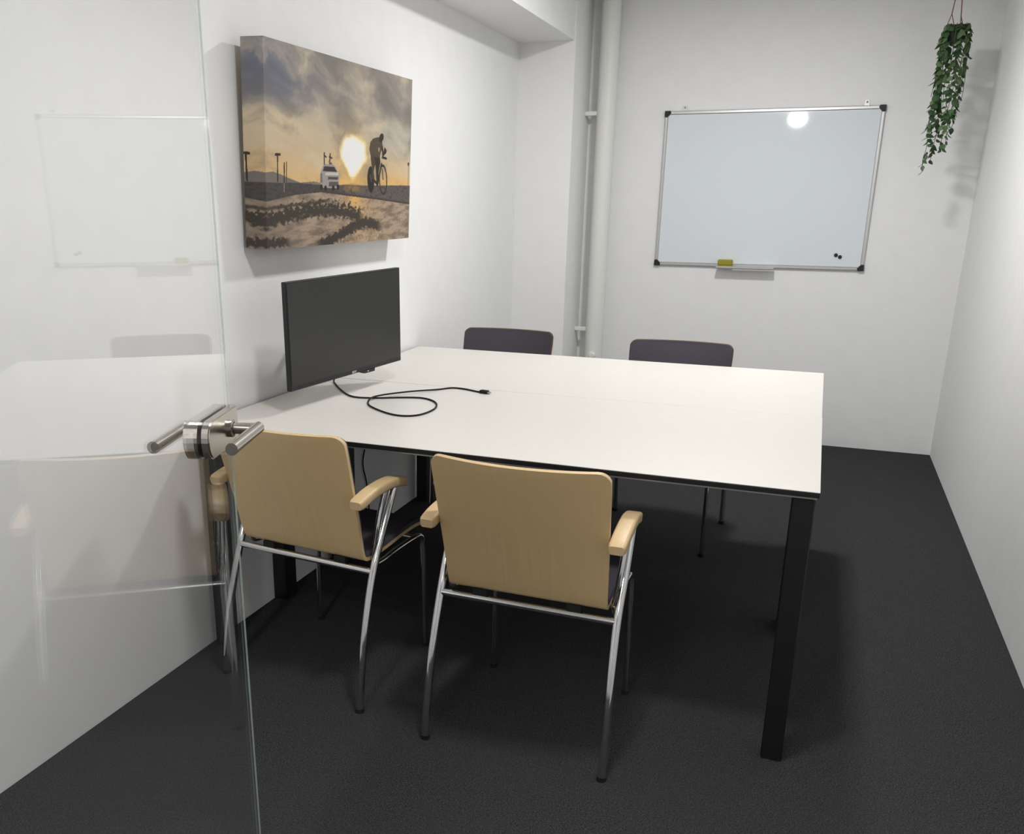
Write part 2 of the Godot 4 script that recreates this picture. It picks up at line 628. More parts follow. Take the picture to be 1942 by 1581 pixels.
func slab(st: SurfaceTool, outer: Array, inner: Array, edge: SurfaceTool) -> void:
	st.set_smooth_group(1)
	var n := outer.size()
	var m: int = outer[0].size()
	for j in n - 1:
		for k in m - 1:
			quad(st, outer[j][k], outer[j][k + 1], outer[j + 1][k + 1], outer[j + 1][k])
	st.set_smooth_group(2)
	for j in n - 1:
		for k in m - 1:
			quad(st, inner[j][k], inner[j + 1][k], inner[j + 1][k + 1], inner[j][k + 1])
	var rim_o := []
	var rim_i := []
	for k in m:
		rim_o.append(outer[0][k])
		rim_i.append(inner[0][k])
	for j in range(1, n):
		rim_o.append(outer[j][m - 1])
		rim_i.append(inner[j][m - 1])
	for k in range(m - 2, -1, -1):
		rim_o.append(outer[n - 1][k])
		rim_i.append(inner[n - 1][k])
	for j in range(n - 2, 0, -1):
		rim_o.append(outer[j][0])
		rim_i.append(inner[j][0])
	edge.set_smooth_group(3)
	for k in rim_o.size():
		var k2 := (k + 1) % rim_o.size()
		quad(edge, rim_o[k], rim_i[k], rim_i[k2], rim_o[k2])


func make_chair() -> Node3D:
	var t := thing("armchair", "", "chair")
	var outer := shell_grid(0.0, 0.0)
	var inner := shell_grid(0.011, 0.0)
	var st := tool_new()
	var ed := tool_new()
	slab(st, outer, inner, ed)
	var shell := part("plywood_shell", st, M.beech, t)
	part("plywood_edge", ed, M.beech_edge, shell)
	# upholstery on the sitter's side, in one piece over back and seat
	var po := shell_grid(0.0115, 0.0005, 0.002)
	var pi := shell_grid(0.022, 0.004, 0.007)
	st = tool_new()
	slab(st, po, pi, st)
	part("upholstery", st, M.fabric, t)
	for s in [-1.0, 1.0]:
		st = tool_new()
		tube(st, smooth_path([Vector3(s * 0.249, 0.012, 0.0), Vector3(s * 0.249, 0.11, -0.013), Vector3(s * 0.247, 0.25, -0.043), Vector3(s * 0.244, 0.406, -0.095), Vector3(s * 0.245, 0.53, -0.158), Vector3(s * 0.2435, 0.628, -0.214)], 6), 0.0115, 14)
		var leg := part("rear_leg", st, M.chrome, t)
		st = tool_new()
		lathe(st, [Vector2(0.0005, 0.0), Vector2(0.0135, 0.0), Vector2(0.0135, 0.013), Vector2(0.0005, 0.014)], Vector3(s * 0.249, 0, 0.0), 14)
		part("glide", st, M.rubber, leg)
		st = tool_new()
		tube(st, smooth_path([Vector3(s * 0.212, 0.012, -0.462), Vector3(s * 0.211, 0.20, -0.458), Vector3(s * 0.209, 0.36, -0.454), Vector3(s * 0.207, 0.396, -0.440), Vector3(s * 0.207, 0.404, -0.40), Vector3(s * 0.211, 0.405, -0.28), Vector3(s * 0.221, 0.406, -0.17), Vector3(s * 0.227, 0.425, -0.130), Vector3(s * 0.2375, 0.53, -0.135), Vector3(s * 0.242, 0.632, -0.166)], 5), 0.009, 12)
		leg = part("front_leg", st, M.chrome, t)
		st = tool_new()
		lathe(st, [Vector2(0.0005, 0.0), Vector2(0.0115, 0.0), Vector2(0.0115, 0.013), Vector2(0.0005, 0.014)], Vector3(s * 0.212, 0, -0.462), 14)
		part("glide", st, M.rubber, leg)
		st = tool_new()
		var ap := smooth_path([Vector3(s * 0.2475, 0.632, -0.006), Vector3(s * 0.2460, 0.646, -0.075), Vector3(s * 0.2425, 0.650, -0.150), Vector3(s * 0.2385, 0.645, -0.220), Vector3(s * 0.2355, 0.630, -0.284)], 5)
		var sc := []
		for k in ap.size():
			var e: float = minf(k, ap.size() - 1 - k)
			sc.append(Vector2.ONE * (0.80 if e < 1 else (0.97 if e < 2 else 1.0)))
		sweep(st, ap, round_rect(0.044, 0.030, 0.008, 3), true, Vector3.UP, sc)
		part("armrest", st, M.beech_edge, t)
	st = tool_new()
	tube(st, [Vector3(-0.242, 0.406, -0.095), Vector3(0.242, 0.406, -0.095)], 0.0105, 14)
	part("crossbar", st, M.chrome, t)
	st = tool_new()
	tube(st, [Vector3(-0.206, 0.404, -0.41), Vector3(0.206, 0.404, -0.41)], 0.008, 12)
	part("crossbar", st, M.chrome, t)
	for z in [-0.095, -0.41]:
		for s in [-1.0, 1.0]:
			st = tool_new()
			bx(st, Vector3(s * 0.13 - 0.02, 0.4145, z - 0.012), Vector3(s * 0.13 + 0.02, 0.4335, z + 0.004), 0.001)
			part("seat_mount", st, M.rubber, t)
	return t


func build_chairs() -> void:
	var spots := [
		[0.398, 0.165, -0.104, "beech armchair with its back beside the glass door handle"],
		[1.125, 0.248, -0.015, "beech armchair, whole back in view, pulled up near the table's free corner"],
		[0.371, -1.994, 3.132, "grey upholstered armchair across the tables, in front of the pillar"],
		[1.207, -1.924, 3.143, "grey upholstered armchair across the tables, in front of the whiteboard"]]
	var proto := make_chair()
	for i in spots.size():
		var c: Node3D = proto
		if i > 0:
			c = proto.duplicate()
			c.name = numbered("armchair")
			add_child(c)
		c.position = Vector3(spots[i][0], 0, spots[i][1])
		c.rotation.y = spots[i][2]
		tag(c, spots[i][3], "chair", "armchairs around the tables")


# ---------------------------------------------------------------- monitor on the wall
func build_monitor() -> void:
	var near := Vector3(0.200, 0, -0.238)
	var far := Vector3(0.290, 0, -0.902)
	var x := (far - near).normalized()       # runs towards the far wall
	var z := x.cross(Vector3.UP) * -1.0
	if z.x < 0:
		z = -z
	var w := near.distance_to(far)
	var t := thing("monitor", "black flat monitor on a wall arm above the table", "monitor")
	# seen from the front the right side of the screen is the far one
	var b := Basis(x, Vector3.UP, x.cross(Vector3.UP))
	t.transform = Transform3D(b, (near + far) / 2 + Vector3(0, 1.0115, 0))
	t.rotate_object_local(Vector3(0, 0, 1), deg_to_rad(0.7))
	var hw := w / 2
	var hh := 0.174
	var st := tool_new()
	bx(st, Vector3(-hw, -hh, -0.018), Vector3(hw, hh, 0.0), 0.002)
	bx(st, Vector3(-hw * 0.72, -hh * 0.8, -0.038), Vector3(hw * 0.72, hh * 0.62, -0.018), 0.006)
	var body := part("housing", st, M.plastic, t)
	st = tool_new()
	bx(st, Vector3(-hw + 0.005, -hh + 0.016, 0.0002), Vector3(hw - 0.005, hh - 0.006, 0.0012), 0.0004)
	part("screen", st, M.screen, t)
	st = tool_new()
	var y0 := -hh
	prism(st, [Vector2(0.055, y0 + 0.001), Vector2(0.085, y0 - 0.009), Vector2(0.150, y0 - 0.010), Vector2(0.153, y0 + 0.001)], -0.012, 0.0015)
	var sensor := part("sensor_box", st, M.plastic, t)
	st = tool_new()
	bx(st, Vector3(0.104, y0 - 0.005, 0.0016), Vector3(0.110, y0 - 0.001, 0.0022), 0.0003)
	part("indicator", st, M.white_mark, sensor)
	var tm := TextMesh.new()
	var fnt := SystemFont.new()
	fnt.font_names = PackedStringArray(["Droid Sans"])
	fnt.font_italic = true
	tm.font = fnt
	tm.text = "acer"
	tm.font_size = 24
	tm.pixel_size = 0.0006
	tm.depth = 0.0006
	var lg := part_mesh("maker_logo", tm, M.white_mark, t)
	lg.position = Vector3(0.022, -hh + 0.0085, 0.0006)
	# wall arm behind the housing
	st = tool_new()
	bx(st, Vector3(-0.05, -0.05, -0.052), Vector3(0.05, 0.05, -0.0382), 0.003)
	var inv := t.transform.affine_inverse()
	var wall_at := inv * Vector3(XL + 0.012, 1.005, -0.74)
	tube(st, [Vector3(0, 0, -0.052), wall_at], 0.014, 12)
	part("wall_arm", st, M.plastic, t)
	st = tool_new()
	bx(st, Vector3(XL + 0.0005, 0.92, -0.79), Vector3(XL + 0.014, 1.09, -0.70), 0.002, inv)
	part("wall_plate", st, M.plastic, t)


# ---------------------------------------------------------------- picture
var pic: Image
const PW := 760
const PH := 424


func fill_poly(pts: Array, c: Color, alpha := 1.0) -> void:
	var pp := PackedVector2Array()
	var lo := Vector2(1, 1)
	var hi := Vector2.ZERO
	for q in pts:
		pp.append(q)
		lo = lo.min(q)
		hi = hi.max(q)
	for y in range(maxi(0, int(lo.y * PH)), mini(PH, int(hi.y * PH) + 2)):
		for x in range(maxi(0, int(lo.x * PW)), mini(PW, int(hi.x * PW) + 2)):
			if Geometry2D.is_point_in_polygon(Vector2((x + 0.5) / PW, (y + 0.5) / PH), pp):
				pic.set_pixel(x, y, pic.get_pixel(x, y).lerp(c, alpha))


func stroke(a: Vector2, b: Vector2, width: float, c: Color, alpha := 1.0) -> void:
	var k := Vector2(PW, PH)
	var n := ((b - a) * k).orthogonal().normalized() * width * PW * 0.5 / k
	fill_poly([a + n, b + n, b - n, a - n], c, alpha)


func ellipse(c: Vector2, r: Vector2, ang := 0.0, from := 0.0, n := 24) -> Array:
	var out := []
	for k in n:
		var t := from + TAU * k / n
		out.append(c + Vector2(cos(t) * r.x, sin(t) * r.y).rotated(ang))
	return out


func lookup(pts: Array, u: float) -> float:
	for i in pts.size() - 1:
		if u <= pts[i + 1].x:
			return lerpf(pts[i].y, pts[i + 1].y, clampf((u - pts[i].x) / (pts[i + 1].x - pts[i].x), 0, 1))
	return pts[-1].y


func paint_print() -> void:
	pic = Image.create(PW, PH, false, Image.FORMAT_RGB8)
	var n1 := FastNoiseLite.new()
	n1.seed = 41
	n1.frequency = 0.9
	n1.fractal_octaves = 5
	n1.fractal_gain = 0.55
	var n2 := FastNoiseLite.new()
	n2.seed = 77
	n2.frequency = 2.2
	n2.fractal_octaves = 5
	var horizon := [Vector2(0, 0.668), Vector2(0.19, 0.667), Vector2(0.315, 0.672), Vector2(0.434, 0.667), Vector2(0.64, 0.666), Vector2(1, 0.655)]
	var hills := [Vector2(0, 0.622), Vector2(0.036, 0.615), Vector2(0.076, 0.626), Vector2(0.118, 0.642), Vector2(0.19, 0.664), Vector2(0.27, 0.655), Vector2(0.31, 0.66), Vector2(0.36, 0.672), Vector2(0.45, 0.668), Vector2(0.52, 0.656), Vector2(0.60, 0.664), Vector2(1, 0.656)]
	var verge := [Vector2(0, 0.762), Vector2(0.16, 0.727), Vector2(0.314, 0.711), Vector2(0.495, 0.728), Vector2(0.72, 0.748), Vector2(1, 0.778)]
	for y in PH:
		for x in PW:
			var u := float(x) / PW
			var v := float(y) / PH
			var c: Color
			var ax := u * 1.79
			if v < lookup(hills, u):
				var warp := n2.get_noise_2d(ax * 0.8, v * 0.8) * 0.25
				var cl := n1.get_noise_2d(ax * 1.5 + warp + v * 0.5, v * 3.6 - ax * 0.5 + warp)
				var k := clampf(v / 0.66, 0, 1)
				c = Color(0.57, 0.54, 0.51).lerp(Color(0.70, 0.645, 0.56), smoothstep(0.25, 0.62, k))
				c = c.lerp(Color(0.84, 0.69, 0.48), smoothstep(0.55, 1.0, k) * 0.85)
				# blue break in the cloud, upper left
				var bl := smoothstep(0.42, 0.05, u) * smoothstep(0.46, 0.15, v)
				c = c.lerp(Color(0.43, 0.445, 0.50), bl * clampf(0.75 - cl * 0.9, 0, 1))
				# cream streak reaching in from the left, grey blue on the right
				var dd := v - (0.36 + 0.18 * u)
				c = c.lerp(Color(0.83, 0.75, 0.62), exp(-dd * dd / 0.006) * smoothstep(0.5, 0.1, u) * 0.8)
				c = c.lerp(Color(0.56, 0.57, 0.56), smoothstep(0.62, 0.85, u) * exp(-pow((v - 0.38) / 0.11, 2.0)) * 0.8)
				c = c.lerp(Color(0.80, 0.74, 0.65), clampf(cl * 1.3, 0, 0.75))
				c = c.lerp(Color(0.43, 0.415, 0.41), clampf(-cl * 1.25, 0, 0.5))
				var ds := Vector2((u - 0.533) * 1.79, v - 0.53)
				c = c.lerp(Color(0.97, 0.80, 0.45), exp(-ds.length_squared() / 0.022) * 0.7)
				var core := Vector2((u - 0.533) / (0.092 * (1.0 - 0.55 * smoothstep(0.5, 0.63, v))), (v - 0.495) / (0.135 if v > 0.495 else 0.12)).length() + n2.get_noise_2d(ax * 2.0, v * 2.0) * 0.25
				c = c.lerp(Color(0.99, 0.92, 0.70), smoothstep(1.15, 0.85, core) * 0.8)
				c = c.lerp(Color(0.90, 0.90, 0.90), smoothstep(1.0, 0.72, core))
				if v > 0.62 and u > 0.3:
					c = c.lerp(Color(0.86, 0.66, 0.36), 0.35)
			elif v < lookup(horizon, u):
				c = Color(0.45, 0.42, 0.40).lerp(Color(0.72, 0.58, 0.40), smoothstep(0.2, 0.5, u))
			elif v < lookup(verge, u):
				c = Color(0.30, 0.285, 0.275).lerp(Color(0.37, 0.345, 0.33), smoothstep(0.35, 0.6, u))
				c = c.lerp(Color(0.56, 0.45, 0.33), exp(-pow((u - 0.53) / 0.07, 2.0)) * exp(-pow((v - 0.685) / 0.02, 2.0)))
				c = c.lerp(Color(0.22, 0.21, 0.20), clampf(n2.get_noise_2d(ax * 8, v * 20), 0, 0.5))
				if u > 0.3 and lookup(verge, u) - v < 0.012:
					c = Color(0.29, 0.265, 0.25)
			else:
				var sand := n2.get_noise_2d(ax * 2.2 + v * 2.0, v * 9.0)
				var fine := n2.get_noise_2d(ax * 9.0, v * 16.0)
				c = Color(0.65, 0.575, 0.495).lerp(Color(0.47, 0.42, 0.37), clampf(0.35 + sand * 1.4, 0, 1))
				c = c.lerp(Color(0.47, 0.42, 0.375), smoothstep(0.25, 0.0, u) * 0.6)
				c = c.lerp(Color(0.90, 0.70, 0.40), exp(-pow((u - 0.55 - (v - 0.76) * 0.1) / 0.055, 2.0)) * smoothstep(0.88, 0.74, v) * 0.85)
				c = c.lerp(Color(0.80, 0.64, 0.44), exp(-pow((u - 0.60) / 0.14, 2.0)) * clampf(0.25 + fine, 0, 0.6))
				# dark scrub in ragged drifts
				var drift1 := 0.852 - 0.05 * sin((u - 0.02) * 5.2) * (1.0 if u < 0.62 else 0.0) + fine * 0.05
				var s1 := smoothstep(0.050, 0.022, absf(v - drift1) + fine * 0.018) * smoothstep(0.64, 0.56, u)
				var s2 := smoothstep(0.040, 0.020, absf(v - (1.005 - 0.235 * smoothstep(0.25, 0.66, u) * 0.5 + smoothstep(0.62, 0.78, u) * 0.03) + 0.004) + fine * 0.02) * smoothstep(0.24, 0.34, u) * smoothstep(0.79, 0.70, u)
				var s3 := smoothstep(0.014, 0.003, absf(v - (0.797 - 0.115 * u)) + fine * 0.006) * smoothstep(0.40, 0.34, u)
				var s4 := smoothstep(0.035, 0.01, absf(v - 0.965) + fine * 0.03) * smoothstep(0.14, 0.09, u)
				c = c.lerp(Color(0.245, 0.225, 0.205), clampf(maxf(maxf(s1, s2), maxf(s3 * 0.8, s4)), 0, 0.93))
				if n2.get_noise_2d(ax * 30.0, v * 22.0) > 0.44 and u > 0.3:
					c = c.lerp(Color(0.26, 0.23, 0.20), 0.7)
			var weave := 1.0 + 0.018 * n1.get_noise_2d(x * 1.7, y * 1.7)
			pic.set_pixel(x, y, Color(c.r * weave, c.g * weave, c.b * weave))
	var dk := Color(0.235, 0.205, 0.175)
	# roadside poles
	stroke(Vector2(0.064, 0.53), Vector2(0.062, 0.668), 0.006, dk)
	stroke(Vector2(0.050, 0.534), Vector2(0.080, 0.531), 0.007, dk)
	stroke(Vector2(0.100, 0.568), Vector2(0.098, 0.67), 0.006, dk)
	stroke(Vector2(0.098, 0.67), Vector2(0.097, 0.715), 0.005, Color(0.5, 0.46, 0.42))
	stroke(Vector2(0.113, 0.563), Vector2(0.110, 0.664), 0.004, dk)
	stroke(Vector2(0.982, 0.53), Vector2(0.984, 0.657), 0.004, Color(0.42, 0.37, 0.32))
	fill_poly(ellipse(Vector2(0.982, 0.522), Vector2(0.007, 0.012)), dk)
	# follow car with bikes on its roof
	stroke(Vector2(0.338, 0.50), Vector2(0.337, 0.565), 0.007, dk)
	stroke(Vector2(0.334, 0.515), Vector2(0.352, 0.525), 0.005, dk)
	stroke(Vector2(0.376, 0.502), Vector2(0.372, 0.565), 0.007, dk)
	stroke(Vector2(0.368, 0.52), Vector2(0.390, 0.528), 0.005, dk)
	stroke(Vector2(0.366, 0.545), Vector2(0.388, 0.56), 0.006, Color(0.42, 0.37, 0.31))
	fill_poly([Vector2(0.312, 0.69), Vector2(0.310, 0.62), Vector2(0.318, 0.598), Vector2(0.328, 0.572), Vector2(0.345, 0.561), Vector2(0.395, 0.561), Vector2(0.410, 0.572), Vector2(0.428, 0.602), Vector2(0.434, 0.62), Vector2(0.434, 0.688)], Color(0.60, 0.575, 0.56))
	fill_poly([Vector2(0.328, 0.600), Vector2(0.337, 0.574), Vector2(0.402, 0.573), Vector2(0.422, 0.600)], Color(0.25, 0.23, 0.225))
	fill_poly([Vector2(0.345, 0.606), Vector2(0.430, 0.602), Vector2(0.432, 0.617), Vector2(0.345, 0.620)], Color(0.74, 0.72, 0.71))
	fill_poly([Vector2(0.313, 0.612), Vector2(0.325, 0.612), Vector2(0.326, 0.66), Vector2(0.312, 0.66)], Color(0.45, 0.43, 0.42))
	fill_poly([Vector2(0.362, 0.628), Vector2(0.428, 0.626), Vector2(0.428, 0.640), Vector2(0.362, 0.643)], Color(0.31, 0.29, 0.29))
	fill_poly([Vector2(0.368, 0.655), Vector2(0.428, 0.652), Vector2(0.430, 0.676), Vector2(0.366, 0.680)], Color(0.36, 0.335, 0.33))
	for q in [Vector2(0.318, 0.685), Vector2(0.345, 0.690), Vector2(0.428, 0.682), Vector2(0.396, 0.688)]:
		fill_poly(ellipse(q, Vector2(0.009, 0.015)), Color(0.19, 0.18, 0.17))
	# time-trial rider: solid rear wheel, open front wheel, bent back
	fill_poly(ellipse(Vector2(0.667, 0.632), Vector2(0.027, 0.078), -0.04), Color(0.20, 0.18, 0.165))
	stroke(Vector2(0.660, 0.60), Vector2(0.672, 0.645), 0.006, Color(0.45, 0.40, 0.36), 0.7)
	var ring := ellipse(Vector2(0.765, 0.630), Vector2(0.030, 0.086), -0.05, 0.0, 32)
	for k in 32:
		stroke(ring[k], ring[(k + 1) % 32], 0.0075, dk)
	stroke(Vector2(0.755, 0.56), Vector2(0.766, 0.63), 0.006, dk)
	stroke(Vector2(0.680, 0.625), Vector2(0.722, 0.66), 0.010, dk)
	stroke(Vector2(0.722, 0.655), Vector2(0.750, 0.53), 0.010, dk)
	fill_poly([Vector2(0.664, 0.47), Vector2(0.70, 0.465), Vector2(0.706, 0.52), Vector2(0.690, 0.575), Vector2(0.684, 0.63), Vector2(0.672, 0.63), Vector2(0.674, 0.56), Vector2(0.664, 0.51)], Color(0.30, 0.265, 0.22))
	fill_poly([Vector2(0.695, 0.48), Vector2(0.735, 0.475), Vector2(0.740, 0.53), Vector2(0.728, 0.585), Vector2(0.726, 0.67), Vector2(0.712, 0.672), Vector2(0.708, 0.60), Vector2(0.700, 0.54)], dk)
	fill_poly([Vector2(0.652, 0.455), Vector2(0.660, 0.415), Vector2(0.682, 0.392), Vector2(0.722, 0.380), Vector2(0.752, 0.400), Vector2(0.758, 0.435), Vector2(0.742, 0.470), Vector2(0.735, 0.500), Vector2(0.690, 0.495), Vector2(0.662, 0.490)], Color(0.33, 0.295, 0.25))
	fill_poly(ellipse(Vector2(0.746, 0.382), Vector2(0.017, 0.028), 0.35), dk)
	fill_poly(ellipse(Vector2(0.728, 0.452), Vector2(0.007, 0.014)), Color(0.75, 0.62, 0.45), 0.7)
	stroke(Vector2(0.752, 0.43), Vector2(0.762, 0.475), 0.012, dk)
	stroke(Vector2(0.755, 0.485), Vector2(0.785, 0.455), 0.013, dk)
	stroke(Vector2(0.770, 0.445), Vector2(0.788, 0.462), 0.014, dk)
	stroke(Vector2(0.752, 0.495), Vector2(0.790, 0.500), 0.008, dk)
	fill_poly(ellipse(Vector2(0.788, 0.500), Vector2(0.005, 0.008)), dk)
	pic.generate_mipmaps()


func uv_quad(st: SurfaceTool, p: Array, uv: Array) -> void:
	for k in [0, 1, 2, 0, 2, 3]:
		st.set_uv(uv[k])
		st.add_vertex(p[k])


func build_picture() -> void:
	paint_print()
	var m := mat(Color(1, 1, 1), 0.7)
	m.albedo_texture = ImageTexture.create_from_image(pic)
	m.metallic_specular = 0.3
	# hangs with its top tipped a little off the wall; local frame: back of the canvas at x = 0, lower edge at y = 0
	var z0 := -0.562
	var z1 := 0.562
	var y0 := 0.0
	var y1 := 0.626
	var x0 := 0.0
	var x1 := 0.080
	var t := thing("canvas_picture", "deep canvas print of a cyclist and a car at sunset on wall", "picture", Vector3(0.0, 1.276, -0.895))
	t.rotation.z = deg_to_rad(-2.0)
	var st := tool_new()
	st.set_smooth_group(0xFFFFFFFF)
	var dz := (x1 - x0) / (z1 - z0)
	var dy := (x1 - x0) / (y1 - y0)
	# front, then the printed wrap on four sides (mirrored print)
	uv_quad(st, [Vector3(x1, y0, z1), Vector3(x1, y1, z1), Vector3(x1, y1, z0), Vector3(x1, y0, z0)], [Vector2(0, 1), Vector2(0, 0), Vector2(1, 0), Vector2(1, 1)])
	uv_quad(st, [Vector3(x0, y0, z1), Vector3(x0, y1, z1), Vector3(x1, y1, z1), Vector3(x1, y0, z1)], [Vector2(dz, 1), Vector2(dz, 0), Vector2(0, 0), Vector2(0, 1)])
	uv_quad(st, [Vector3(x1, y0, z0), Vector3(x1, y1, z0), Vector3(x0, y1, z0), Vector3(x0, y0, z0)], [Vector2(1, 1), Vector2(1, 0), Vector2(1 - dz, 0), Vector2(1 - dz, 1)])
	uv_quad(st, [Vector3(x1, y1, z1), Vector3(x0, y1, z1), Vector3(x0, y1, z0), Vector3(x1, y1, z0)], [Vector2(0, 0), Vector2(0, dy), Vector2(1, dy), Vector2(1, 0)])
	uv_quad(st, [Vector3(x0, y0, z1), Vector3(x1, y0, z1), Vector3(x1, y0, z0), Vector3(x0, y0, z0)], [Vector2(0, 1 - dy), Vector2(0, 1), Vector2(1, 1), Vector2(1, 1 - dy)])
	part("canvas", st, m, t)
	st = tool_new()
	var wood: Material = M.beech_edge
	var i := 0.024
	var xb := -0.012
	bx(st, Vector3(xb, y0 + i, z1 - i - 0.04), Vector3(x0 - 0.0002, y1 - i, z1 - i))
	bx(st, Vector3(xb, y0 + i, z0 + i), Vector3(x0 - 0.0002, y1 - i, z0 + i + 0.04))
	bx(st, Vector3(xb, y1 - i - 0.04, z0 + i + 0.04), Vector3(x0 - 0.0002, y1 - i, z1 - i - 0.04))
	bx(st, Vector3(xb, y0 + i, z0 + i + 0.04), Vector3(x0 - 0.0002, y0 + i + 0.04, z1 - i - 0.04))
	part("stretcher_frame", st, wood, t)


# ---------------------------------------------------------------- whiteboard
func build_whiteboard() -> void:
	var x0 := 0.784
	var x1 := 1.978
	var y0 := 1.053
	var y1 := 1.939
	var zb := ZF + 0.004
	var zf := ZF + 0.020
	var t := thing("whiteboard", "glossy whiteboard in an aluminium frame with black corners", "whiteboard", Vector3((x0 + x1) / 2, y0, ZF))
	var o := -t.position
	var st := tool_new()
	bx(st, Vector3(x0 + 0.012, y0 + 0.012, zb) + o, Vector3(x1 - 0.012, y1 - 0.012, zf - 0.004) + o)
	part("writing_surface", st, M.board, t)
	var fw := 0.020
	for e in [[Vector3(x0 + 0.03, y1 - fw, zb), Vector3(x1 - 0.03, y1, zf)], [Vector3(x0 + 0.03, y0, zb), Vector3(x1 - 0.03, y0 + fw, zf)], [Vector3(x0, y0 + 0.03, zb), Vector3(x0 + fw, y1 - 0.03, zf)], [Vector3(x1 - fw, y0 + 0.03, zb), Vector3(x1, y1 - 0.03, zf)]]:
		st = tool_new()
		bx(st, e[0] + o, e[1] + o, 0.004)
		part("frame_rail", st, M.alu, t)
	for sx in [0, 1]:
		for sy in [0, 1]:
			st = tool_new()
			var cx: float = x0 if sx == 0 else x1
			var cy: float = y0 if sy == 0 else y1
			var dx := 1.0 if sx == 0 else -1.0
			var dy := 1.0 if sy == 0 else -1.0
			var outline := [Vector2(-0.002, -0.002), Vector2(0.0298, -0.002), Vector2(0.0298, 0.018), Vector2(0.026, 0.022), Vector2(0.022, 0.026), Vector2(0.018, 0.0298), Vector2(-0.002, 0.0298)]
			var pts := []
			for q in outline:
				pts.append(Vector2(cx + dx * q.x, cy + dy * q.y))
			if dx * dy < 0:
				pts.reverse()
			prism(st, pts, zb, zf + 0.002, Transform3D(Basis.IDENTITY, o))
			part("corner_cap", st, M.cap_black, t)
	for lx in [0.896, 1.880]:
		st = tool_new()
		prism(st, [Vector2(lx - 0.014, y1 + 0.0002), Vector2(lx + 0.014, y1 + 0.0002), Vector2(lx + 0.010, y1 + 0.030), Vector2(lx - 0.010, y1 + 0.030)], ZF + 0.0005, ZF + 0.008, Transform3D(Basis.IDENTITY, o))
		var lug := part("hanging_lug", st, M.alu, t)
		st = tool_new()
		lathe(st, [Vector2(0.0055, 0.0), Vector2(0.0055, 0.003), Vector2(0.0005, 0.005)], Vector3(lx, y1 + 0.019, ZF + 0.008) + o, 14, Basis(Vector3.RIGHT, Vector3.BACK, Vector3.DOWN))
		part("screw", st, M.steel, lug)
	st = tool_new()
	bx(st, Vector3(1.160, y0 - 0.004, zf + 0.0003) + o, Vector3(1.492, y0 - 0.0005, zf + 0.060) + o, 0.001)
	bx(st, Vector3(1.160, y0 - 0.0005, zf + 0.057) + o, Vector3(1.492, y0 + 0.008, zf + 0.060) + o, 0.001)
	part("pen_tray", st, M.alu, t)
	# eraser on the tray and two magnets
	var e := thing("board_eraser", "small yellow sponge eraser at the end of the whiteboard tray", "eraser", Vector3(1.210, y0, zf + 0.028))
	st = tool_new()
	bx(st, Vector3(-0.042, 0.0, -0.022), Vector3(0.042, 0.012, 0.022), 0.002)
	part("felt", st, M.sponge, e)
	st = tool_new()
	bx(st, Vector3(-0.042, 0.0121, -0.022), Vector3(0.042, 0.044, 0.022), 0.004)
	part("grip", st, M.sponge, e)
	var mags := [[1.822, 1.137, "upper black round magnet near the whiteboard's lower corner"], [1.845, 1.127, "lower black round magnet near the whiteboard's lower corner"]]
	for k in 2:
		var g := thing("magnet", mags[k][2], "magnet", Vector3(mags[k][0], mags[k][1], zf - 0.004), 0.0, "magnets on the whiteboard")
		st = tool_new()
		lathe(st, [Vector2(0.0005, 0.0), Vector2(0.0105, 0.0), Vector2(0.0105, 0.005), Vector2(0.008, 0.0075), Vector2(0.0005, 0.008)], Vector3.ZERO, 18, Basis(Vector3.RIGHT, Vector3.BACK, Vector3.DOWN))
		part("disc", st, M.cap_black, g)


# ---------------------------------------------------------------- pipe
func build_pipe() -> void:
	var c := Vector3(0.443, 0, ZF + 0.085)
	var t := thing("heating_pipe", "thick white painted vertical pipe between the pillar and the whiteboard", "pipe", c)
	var st := tool_new()
	sweep(st, [Vector3(0, 0.001, 0), Vector3(0, 1.3, 0), Vector3(0, CEIL - 0.001, 0)], circle(0.056, 32))
	part("pipe", st, M.pipe, t)
	for y in [1.932, 0.646]:
		st = tool_new()
		bx(st, Vector3(-0.1245, y - 0.012, 0.004), Vector3(-0.052, y + 0.012, 0.024), 0.002)
		part("pipe_clamp", st, M.pipe, t)
	st = tool_new()
	var ax := Basis(Vector3.RIGHT, Vector3.BACK, Vector3.DOWN)
	lathe(st, [Vector2(0.012, 0.0), Vector2(0.012, 0.030), Vector2(0.021, 0.030), Vector2(0.023, 0.036), Vector2(0.023, 0.052), Vector2(0.017, 0.060), Vector2(0.0005, 0.062)], Vector3(0.012, 0.490, 0.048), 20, ax)
	part("end_cap", st, M.pipe, t)


# ---------------------------------------------------------------- hanging plant
func leaf_mesh(w: float, l: float) -> ArrayMesh:
	var st := tool_new()
	st.set_smooth_group(0)
	var prof := [[0.0, 0.10], [0.15, 0.75], [0.38, 1.0], [0.65, 0.72], [0.85, 0.35], [1.0, 0.0]]
	for i in prof.size() - 1:
		var a: Array = prof[i]
		var b: Array = prof[i + 1]
		for s in [-1.0, 1.0]:
			var a0 := Vector3(0, -a[0] * l, 0.18 * l * a[0] * a[0])
			var b0 := Vector3(0, -b[0] * l, 0.18 * l * b[0] * b[0])
			var a1 := a0 + Vector3(s * a[1] * w, 0, -0.25 * w * a[1])
			var b1 := b0 + Vector3(s * b[1] * w, 0, -0.25 * w * b[1])
			if s > 0:
				quad(st, a0, a1, b1, b0)
			else:
				quad(st, a0, b0, b1, a1)
	st.generate_normals()
	return st.commit()


